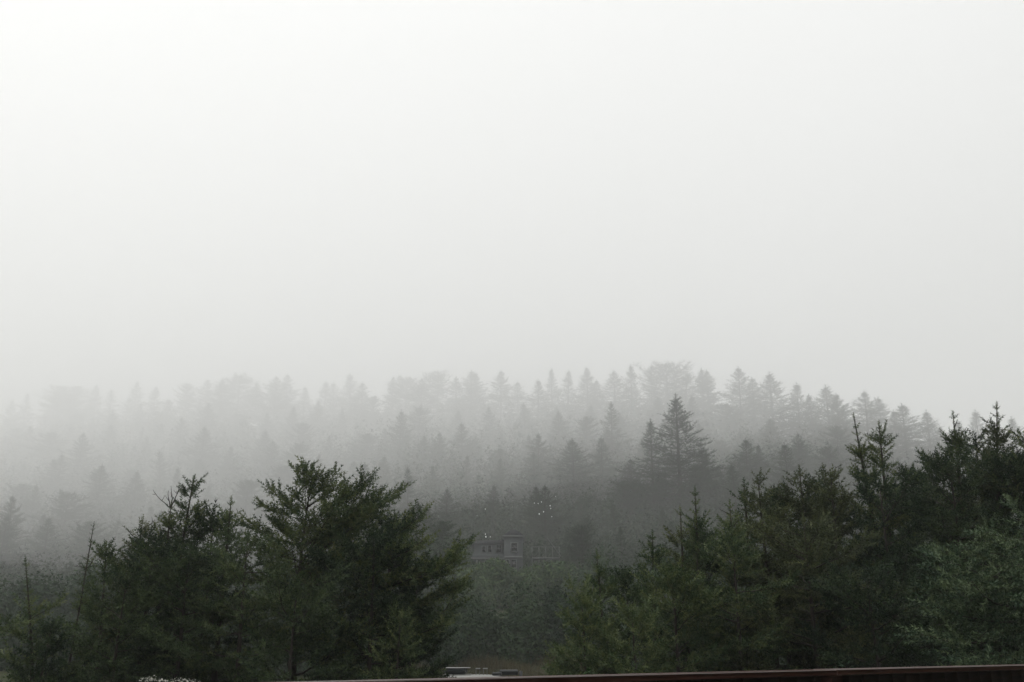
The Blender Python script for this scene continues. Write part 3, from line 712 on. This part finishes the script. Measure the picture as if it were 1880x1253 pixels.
# ------------------------------------------------------------------ fence
def on_z(px, py, z):
    d = at(px, py, 1.0) - np.array([0, 0, EYE])
    return np.array([0, 0, EYE]) + d * (z - EYE) / d[2]
def wood_mat(name, c1, c2, rough, scale=9):
    return rough_mat(name, c1, c2, scale, rough, (0.6, 1, 8), 0.25, 0.5, 6)
M['cap'] = wood_mat('wet_red_brown_cap_wood', (0.036, 0.014, 0.010), (0.070, 0.028, 0.020), 0.42)
M['board'] = wood_mat('dark_red_brown_board_wood', (0.018, 0.011, 0.010), (0.042, 0.021, 0.017), 0.6)
M['post'] = wood_mat('red_brown_post_wood', (0.030, 0.011, 0.008), (0.055, 0.020, 0.015), 0.6)
def fence():
    top = 1.5
    A, B = on_z(620, 1251, top), on_z(1880, 1221, top)
    u = (B - A) / np.linalg.norm(B - A); L0, L1 = -2.6, float(np.linalg.norm(B - A)) + 6.0
    rz = math.atan2(u[1], u[0])
    root = empty('wooden_fence', (A[0], A[1], 0), rz)           # local x runs along the fence, local -y faces the camera
    post_s = []
    dpost = float(np.dot(on_z(1480, 1228.5, top) - A, u))
    k = -4
    while dpost + k * 2.4 < L1:
        if dpost + k * 2.4 > L0: post_s.append(dpost + k * 2.4)
        k += 1
    rg = np.random.default_rng(5)
    joints = [L0] + [p for p in post_s[::2]] + [L1]
    for a, b in zip(joints[:-1], joints[1:]):
        if b - a < 0.1: continue
        MB().box(((a + b) / 2, 0.045, top - 0.013 + rg.normal(0, 0.0012)), (b - a - 0.006, 0.14, 0.026), bev=0.003).build('cap_rail', M['cap'], root)
    for p in post_s:
        MB().box((p, 0.0225, (top - 0.026) / 2), (0.095, 0.089, top - 0.026 - 0.002), bev=0.004).build('post', M['cap'], root)
    edges = [L0] + post_s + [L1]
    for a, b in zip(edges[:-1], edges[1:]):
        a2, b2 = a + 0.047, b - 0.047
        if b2 - a2 < 0.1: continue
        m = MB(); x = a2
        while x < b2 - 0.02:
            w = min(0.14, b2 - x)
            m.box((x + w / 2, 0.045 + rg.normal(0, 0.0015), 0.06 + (top - 0.03 - 0.06) / 2), (w - 0.005, 0.019, top - 0.03 - 0.06), bev=0.003)
            x += w
        m.build('board_panel', M['board'], root)
        MB().box(((a2 + b2) / 2, 0.075, 0.35), (b2 - a2, 0.036, 0.086), bev=0.003).build('back_rail', M['post'], root)
        MB().box(((a2 + b2) / 2, 0.075, 1.25), (b2 - a2, 0.036, 0.086), bev=0.003).build('back_rail', M['post'], root)
    tag(root, 'red-brown wooden fence with a flat cap rail along the bottom of the picture', 'fence')
fence()

# ------------------------------------------------------------------ camper van behind the fence
def plain(name, c, rough=0.5, metal=0.0, spec=0.5):
    m = rough_mat(name, tuple(x * 0.85 for x in c), tuple(min(1, x * 1.1) for x in c), 3.0, rough, None, 0.0, spec)
    m.node_tree.nodes['Principled BSDF'].inputs['Metallic'].default_value = metal
    return m
M['camper_white'] = plain('weathered_white_shell', (0.17, 0.17, 0.16), 0.45)
M['dark_plastic'] = plain('dark_grey_plastic', (0.012, 0.015, 0.017), 0.5)
M['pale_plastic'] = plain('pale_plastic', (0.30, 0.30, 0.29), 0.45)
M['rubber'] = plain('black_rubber', (0.015, 0.015, 0.015), 0.8)
M['glass'] = plain('dark_glass', (0.01, 0.013, 0.015), 0.06)
M['pole_metal'] = plain('dark_metal', (0.03, 0.03, 0.03), 0.4)
def camper():
    Y0 = 25.6; c = at(866, 1239.5, Y0 + 2.9); zt = c[2]
    x0 = (866 - CX) / FPX * (Y0 + 3) * 0.955
    gz = float(ground_z(x0, Y0 + 3))
    root = empty('camper_van', (x0, Y0, gz))
    Hh = zt - gz; wd = 2.7; ln = 3.7
    body = MB().box((0, ln / 2, 0.45 + (Hh - 0.55) / 2), (wd - 0.04, ln, Hh - 0.65), bev=0.12)
    body.build('body', M['camper_white'], root)
    # arched roof skin, dropping off at the sides
    m = MB(); xs = np.linspace(-1, 1, 15); prof = [(x * wd / 2, Hh - 0.13 * abs(x) ** 3.2 - 0.10 * max(0, -x - 0.45) ** 1.2) for x in xs]
    V, F = [], []
    for j, yy in enumerate((0.0, 0.25, 2.0, ln - 0.25, ln)):
        dz = -0.06 if j in (0, 4) else 0.0
        V += [(x, yy, z + dz) for x, z in prof] + [(x, yy, z + dz - 0.11) for x, z in prof]
    n = len(xs)
    for j in range(4):
        for i in range(n - 1):
            a = j * 2 * n + i; b = a + 2 * n
            F += [[a, a + 1, b + 1, b], [a + n, b + n, b + n + 1, a + n + 1]]
        for i in (0, n - 1):
            a = j * 2 * n + i; b = a + 2 * n; F.append([a, b, b + n, a + n])
    for j in (0, 4):
        for i in range(n - 1):
            a = j * 2 * n + i; F.append([a, a + 1, a + 1 + n, a + n])
    m.add(V, F); m.build('roof', M['camper_white'], root, True)
    def px_x(px, yy): return (px - CX) / FPX * (Y0 + yy) * 0.952 - x0
    def part_z(y): return Hh
    yy = 2.9
    ac = MB().box((px_x(838, yy), yy, Hh + 0.10), (0.60, 0.70, 0.155), bev=0.05).build('air_conditioner', M['dark_plastic'], root)
    MB().box((px_x(841, yy), yy, Hh + 0.185), (0.66, 0.66, 0.014), bev=0.004).build('cover', M['pale_plastic'], ac)
    MB().box((px_x(841, yy), yy, Hh + 0.006), (0.74, 0.80, 0.02), bev=0.006).build('base_plate', M['pale_plastic'], ac)
    for px in (877.5, 891):
        x = px_x(px, yy)
        v = MB()
        for sx in (-1, 1): v.tube([(x + sx * 0.05, yy, Hh - 0.02), (x + sx * 0.05, yy, Hh + 0.15)], 0.010)
        vo = v.build('vent_pipe', M['pole_metal'], root)
        MB().box((x, yy, Hh + 0.165), (0.13, 0.10, 0.028), bev=0.010).build('cap', M['pale_plastic'], vo)
    MB().box((px_x(913, yy), yy - 0.3, Hh + 0.035), (0.27, 0.40, 0.075), bev=0.02).build('roof_hatch', M['dark_plastic'], root)
    so = MB().box((px_x(934, yy), yy + 0.2, Hh + 0.055), (0.52, 0.9, 0.11), bev=0.02).build('storage_box', M['dark_plastic'], root)
    MB().box((px_x(934, yy), yy + 0.2, Hh + 0.114), (0.50, 0.86, 0.012), bev=0.004).build('lid', M['dark_plastic'], so)
    vb = MB()
    vb.tube([(px_x(956, yy), yy, Hh - 0.08), (px_x(956, yy), yy, Hh + 0.10)], [0.035, 0.05], 10); vb.build('roof_vent', M['dark_plastic'], root)
    for sx in (-1, 1):
        for wy in (0.8, ln - 0.8):
            w = MB().tube([(sx * (wd / 2 - 0.26), wy, 0.36), (sx * (wd / 2 - 0.02), wy, 0.36)], 0.36, 20).build('wheel', M['rubber'], root)
            MB().tube([(sx * (wd / 2 - 0.04), wy, 0.36), (sx * (wd / 2 + 0.005), wy, 0.36)], 0.2, 16).build('rim', M['pole_metal'], w)
        MB().box((sx * (wd / 2 - 0.015), ln * 0.45, Hh * 0.62), (0.02, 1.2, 0.55), bev=0.008).build('window', M['glass'], root)
    MB().box((0, -0.005, Hh * 0.62), (1.3, 0.02, 0.6), bev=0.008).build('rear_window', M['glass'], root)
    tag(root, 'camper van behind the fence, its pale roof carrying a dark air conditioner and white-capped vents', 'camper van')
camper()

# ------------------------------------------------------------------ grey house in the fog
M['siding'] = rough_mat('grey_house_siding', (0.034, 0.041, 0.042), (0.052, 0.060, 0.061), 1.2, 0.8, (0.3, 0.3, 12), 0.2)
M['white_trim'] = plain('white_painted_trim', (0.095, 0.10, 0.10), 0.6)
M['house_roof'] = rough_mat('dark_shingle_roof', (0.03, 0.032, 0.035), (0.06, 0.062, 0.065), 4, 0.9, (1, 1, 1), 0.3)
M['house_glass'] = plain('house_window_glass', (0.012, 0.014, 0.016), 0.12)
def house():
    Y = 104.0
    def P(px, py): p = at(px, py, Y); return p[0], p[2]
    xo, zo = P(925, 1062)
    root = empty('house', (xo, Y, zo - 0.4))
    def loc(px, py): x, z = P(px, py); return x - xo, z - zo + 0.4
    def wall(x0, x1, ytop, y0, depth, name='wall'):
        a, zt = loc(x0, ytop); b, zb = loc(x1, 1066)
        return MB().box(((a + b) / 2, y0 + depth / 2, (zt + zb) / 2 - 0.6), (b - a, depth, zt - zb + 1.2)).build(name, M['siding'], root), a, b, zt
    _, a, b, zt = wall(870, 925, 1000, 0.0, 5.0)
    MB().prism([(a - 0.3, zt), (b + 0.0, zt), (b + 0.0, zt + 0.45), (a + 0.5, zt + 0.35)], -0.25, 5.2).build('roof', M['house_roof'], root)
    _, c, d, zt2 = wall(925.4, 960, 987, -0.5, 5.6)
    MB().prism([(c - 0.18, zt2), (d + 0.18, zt2), (d + 0.18, zt2 + 0.14), (c - 0.18, zt2 + 0.14)], -0.75, 5.3).build('cornice', M['white_trim'], root)
    MB().prism([(c - 0.1, zt2 + 0.145), (d + 0.1, zt2 + 0.145), ((c + d) / 2 + 0.2, zt2 + 0.75), ((c + d) / 2 - 0.2, zt2 + 0.75)], -0.6, 5.2).build('roof', M['house_roof'], root)
    def window(x0, x1, y0, y1, yy, bars=1, t=0.07):
        l, zt_ = loc(x0, y0); r, zb_ = loc(x1, y1)
        m = MB()
        m.box((l, yy - 0.03, (zt_ + zb_) / 2), (t, 0.06, zt_ - zb_ + t)); m.box((r, yy - 0.03, (zt_ + zb_) / 2), (t, 0.06, zt_ - zb_ + t))
        m.box(((l + r) / 2, yy - 0.034, zt_), (r - l - t, 0.066, t)); m.box(((l + r) / 2, yy - 0.04, zb_), (r - l - t, 0.08, t))
        if bars: m.box(((l + r) / 2, yy - 0.028, (zt_ + zb_) / 2), (r - l - t, 0.04, 0.035))
        fr = m.build('window', M['white_trim'], root)
        MB().box(((l + r) / 2, yy - 0.012, (zt_ + zb_) / 2), (r - l - t, 0.018, zt_ - zb_ - t)).build('pane', M['house_glass'], fr)
    window(885, 891, 1003, 1015, 0); window(896, 902, 1002, 1015, 0); window(911, 920, 1001, 1015, 0)
    window(938, 950, 998, 1015, -0.5, 1, 0.12)
    window(929, 935, 1029, 1044, -0.5); window(938, 948, 1029, 1044, -0.5)
    window(880, 889, 1032, 1050, 0, 0); window(893, 905, 1032, 1050, 0, 0); window(911, 920, 1032, 1050, 0, 0)
    # band between the storeys, a shallow porch roof and its posts
    l, z1 = loc(867, 1019); r, z2 = loc(924.6, 1028)
    MB().prism([(l - 0.1, z2), (r, z2), (r, z1), (l + 0.1, z1)], -0.9, -0.003).build('porch_roof', M['siding'], root)
    MB().box(((l + r) / 2, -0.93, z2 + 0.06), (r - l + 0.2, 0.05, 0.13)).build('fascia', M['white_trim'], root)
    l2, _ = loc(925.6, 1020); r2, z3 = loc(960, 1024)
    MB().box(((l2 + r2) / 2, -0.54, z3), (r2 - l2, 0.07, 0.22)).build('trim_band', M['white_trim'], root)
    for px in (876, 891, 908, 921):
        x, za = loc(px, 1029); _, zb = loc(px, 1066)
        MB().box((x, -0.85, (za + zb) / 2), (0.13, 0.13, za - zb)).build('porch_post', M['white_trim'], root)
    tag(root, 'dim grey two-storey house with white window frames, half lost in fog between the tree clumps', 'house')
house()
def deck():
    Y = 99.0
    p0 = at(977, 1024, Y); p1 = at(1027, 1024, Y)
    root = empty('deck_stair', (p0[0], Y, p0[2]))
    w = p1[0] - p0[0]
    MB().box((w / 2, 0.6, -0.06), (w, 1.4, 0.12)).build('deck', M['white_trim'], root)
    for k in range(5): MB().box((w * k / 4, 0, 0.5), (0.07, 0.07, 1.0)).build('post', M['white_trim'], root)
    MB().box((w / 2, -0.01, 1.02), (w + 0.1, 0.09, 0.05)).build('handrail', M['white_trim'], root)
    MB().tube([(w * 0.55, -0.15, 1.9), (w * 1.05, -0.15, 0.1)], 0.05, 6).build('stair_rail', M['white_trim'], root)
    for k in range(5): MB().box((w * k / 4, 0.3, -0.9), (0.12, 0.12, 1.55)).build('pile', M['siding'], root)
    tag(root, 'pale wooden deck with a slanting stair rail, right of the grey house', 'deck')
deck()
gl, gnt, gb = material('glint_glow'); gb.inputs['Base Color'].default_value = (0.8, 0.8, 0.8, 1)
gb.inputs['Emission Color'].default_value = (0.93, 1.0, 1.0, 1); gb.inputs['Emission Strength'].default_value = 0.30  # white glints of unknown source, made as added glowing beads
def glint_group(label, Y, pts):
    b = at(pts[0][0], pts[0][1], Y); root = empty('white_glints', b)
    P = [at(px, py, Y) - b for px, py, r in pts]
    MB().tube([tuple(p + np.array([0, 0.12, 0.02])) for p in P] if len(P) > 1 else [(0, 0.1, -0.3), (0, 0.1, 0.1)], 0.012, 4).build('glint_strand', M['pole_metal'], root)  # added strand joining the glowing beads
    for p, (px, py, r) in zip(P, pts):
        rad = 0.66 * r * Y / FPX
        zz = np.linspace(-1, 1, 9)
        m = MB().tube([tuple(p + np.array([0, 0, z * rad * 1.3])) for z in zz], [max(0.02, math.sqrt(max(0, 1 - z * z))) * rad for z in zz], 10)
        m.build('glint_bead', gl, root, True)
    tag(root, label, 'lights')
glint_group('white glints close together just above the left part of the grey house', 112, [(892, 986, 1.8), (891, 981, 1.2), (900, 986, 1.0), (891, 935, 1.1), (876, 947, 0.6)])
glint_group('scattered white glints among dark branches up and to the right of the grey house', 112, [(981, 924, 1.1), (988, 925, 1.0), (994, 922, 1.1), (998, 940, 1.3), (990, 944, 1.5), (1010, 929, 1.4), (1011, 934, 1.1), (1013, 949, 1.0), (1020, 912, 0.8)])

# ------------------------------------------------------------------ dry grass on the bank, blossoms by the fence
M['grass'] = foliage_mat('dry_bank_grass', (0.025, 0.030, 0.014), (0.050, 0.046, 0.022), (0.085, 0.072, 0.036), clump=0.4)
def grass():
    rg = np.random.default_rng(9); n = 26000
    y = rg.uniform(30, 47, n); px = rg.uniform(735, 1075, n); x = (px - CX) / FPX * y
    keep = ~((y < 33) & (np.abs(x + 1.1) < 1.7)); x, y = x[keep], y[keep]; n = len(x)
    z = ground_z(x, y); h = rg.uniform(0.15, 0.55, n) * (0.6 + 0.5 * np.sin(x * 1.7 + y)); h = np.abs(h) + 0.1
    a = rg.uniform(0, 6.28, n); w = 0.012
    dx, dy = np.cos(a) * w, np.sin(a) * w; lx, ly = rg.normal(0, 0.12, n), rg.normal(0, 0.12, n)
    V = np.stack([np.stack([x - dx, y - dy, z - 0.02], -1), np.stack([x + dx, y + dy, z - 0.02], -1), np.stack([x + lx, y + ly, z + h], -1)], 1).reshape(-1, 3)
    o = link('grass', mesh_np('grass', V, [np.arange(3 * n).reshape(-1, 3)], [M['grass']], False, np.repeat(rg.uniform(0, 1, n), 3)))
    tag(o, 'dry yellowish grass on the bank beyond the camper van roof', 'grass', kind='stuff')
grass()
M['petal'] = plain('white_petals', (0.45, 0.45, 0.40), 0.7)
def blossoms():
    Y = 6.6; rg = np.random.default_rng(12)
    c = at(330, 1258, Y); gz = float(ground_z(c[0], Y))
    root = empty('flowering_bush', (c[0], Y, gz))
    st, cr = shrub_mesh(61, 0.42, (c[2] - gz) * 0.80, 5000, 0.03, M['leaves'])
    link('stem', st, root); link('crown', cr, root)
    pts = []
    for px, py, k in ((272, 1245, 26), (285, 1248, 30), (298, 1251, 16), (320, 1250, 18), (334, 1249, 24), (346, 1250, 22), (362, 1251, 8), (266, 1251, 12), (310, 1254, 20), (340, 1256, 24)):
        p = at(px, py, Y) - np.array([c[0], Y, gz]); pts.append(p + rg.normal(0, 1, (k, 3)) * np.array([0.022, 0.03, 0.006]))
    p = np.concatenate(pts); n = nrm(rg.normal(size=p.shape) + UP * 1.2); a = nrm(np.cross(n, nrm(rg.normal(size=p.shape)))); b = np.cross(n, a)
    l = rg.uniform(0.004, 0.008, (len(p), 1))
    q = np.stack([p - a * l, p + b * l * 0.7, p + a * l, p - b * l * 0.7], 1).reshape(-1, 3)
    link('blossoms', mesh_np('blossoms', q, [np.arange(len(q)).reshape(-1, 4)], [M['petal']]), root)
    tag(root, 'bush with small white blossoms peeping over the bottom edge below the left clump', 'flowering bush')
blossoms()

# ------------------------------------------------------------------ low cloud lying on the hill
def fog_bank():
    """A deck of low cloud with a ragged, sagging underside, into which the hill rises."""
    nx, ny = 61, 41
    X, Y = np.meshgrid(np.linspace(-990, 990, nx), np.linspace(-110, 990, ny))
    rg = np.random.default_rng(8)
    Z = np.interp(X / np.maximum(Y, 70), [-0.5, -0.22, -0.1, 0.0, 0.07, 0.15, 0.26, 0.5], [13, 15, 18, 27, 18, 38, 56, 58]) + 0.02 * np.maximum(0, 100 - Y)
    for _ in range(9):
        kx, ky, ph = rg.normal(0, 0.011), rg.normal(0, 0.014), rg.uniform(0, 6.28)
        Z += 2.2 * np.sin(kx * X + ky * Y + ph)
    # where it sags lowest: left of the middle, and a wisp over the slope right of the house
    for (cx, cy, rx, ry, dz) in ((-55, 300, 40, 90, -10), (20, 240, 18, 70, -8), (-330, 420, 140, 200, -6), (100, 330, 40, 120, 10), (-5, 210, 14, 60, 10)):
        Z += dz * np.exp(-((X - cx) / rx) ** 2 - ((Y - cy) / ry) ** 2)
    Z = np.maximum(Z, 9.5)
    T = np.full(X.shape, BANK_TOP)
    V = np.concatenate([np.stack([X, Y, Z], -1).reshape(-1, 3), np.stack([X, Y, T], -1).reshape(-1, 3)])
    N = nx * ny; i = np.arange(ny - 1)[:, None] * nx; j = np.arange(nx - 1)[None, :]
    q = np.stack([i + j, i + j + nx, i + j + nx + 1, i + j + 1], -1).reshape(-1, 4)
    F = [q, q[:, ::-1] + N]
    ex = np.arange(nx - 1); ey = np.arange(ny - 1) * nx
    F.append(np.stack([ex, ex + 1, ex + 1 + N, ex + N], -1)); b = (ny - 1) * nx
    F.append(np.stack([ex + b, ex + b + N, ex + b + 1 + N, ex + b + 1], -1))
    F.append(np.stack([ey, ey + N, ey + nx + N, ey + nx], -1)); F.append(np.stack([ey + nx - 1, ey + 2 * nx - 1, ey + 2 * nx - 1 + N, ey + nx - 1 + N], -1))
    m = bpy.data.materials.new('low_cloud'); m.use_nodes = True; m.node_tree.nodes.clear()
    o_ = m.node_tree.nodes.new('ShaderNodeOutputMaterial'); v_ = m.node_tree.nodes.new('ShaderNodeVolumePrincipled')
    v_.inputs['Color'].default_value = (0.975, 0.98, 0.98, 1); v_.inputs['Density'].default_value = BANK_DENSITY; v_.inputs['Anisotropy'].default_value = 0.35
    m.node_tree.links.new(v_.outputs[0], o_.inputs['Volume'])
    tag(link('fog_bank', mesh_np('fog_bank', V, F, [m])), kind='stuff')
bpy.context.view_layer.update()
BANK_TOP = max((o.matrix_world @ Vector(c)).z for o in bpy.data.objects if o.type == 'MESH' for c in o.bound_box) + 8.0
fog_bank()

# ------------------------------------------------------------------ haze
bpy.context.view_layer.update()
tops = [(o.matrix_world @ Vector(c)).z for o in bpy.data.objects if o.type == 'MESH' for c in o.bound_box]
lo, hi = min(tops) - 1.0, max(tops) + 4.0
print('HAZE', lo, hi)
hz = MB().box((0, 445, (lo + hi) / 2), (2040, 1150, hi - lo))
hm = bpy.data.materials.new('haze'); hm.use_nodes = True
hm.node_tree.nodes.clear()
ho = hm.node_tree.nodes.new('ShaderNodeOutputMaterial'); pv = hm.node_tree.nodes.new('ShaderNodeVolumePrincipled')
pv.inputs['Color'].default_value = (0.965, 0.975, 0.975, 1)
pv.inputs['Density'].default_value = HAZE_DENSITY
pv.inputs['Anisotropy'].default_value = 0.35
hm.node_tree.links.new(pv.outputs[0], ho.inputs['Volume'])
tag(hz.build('haze', hm), kind='stuff')
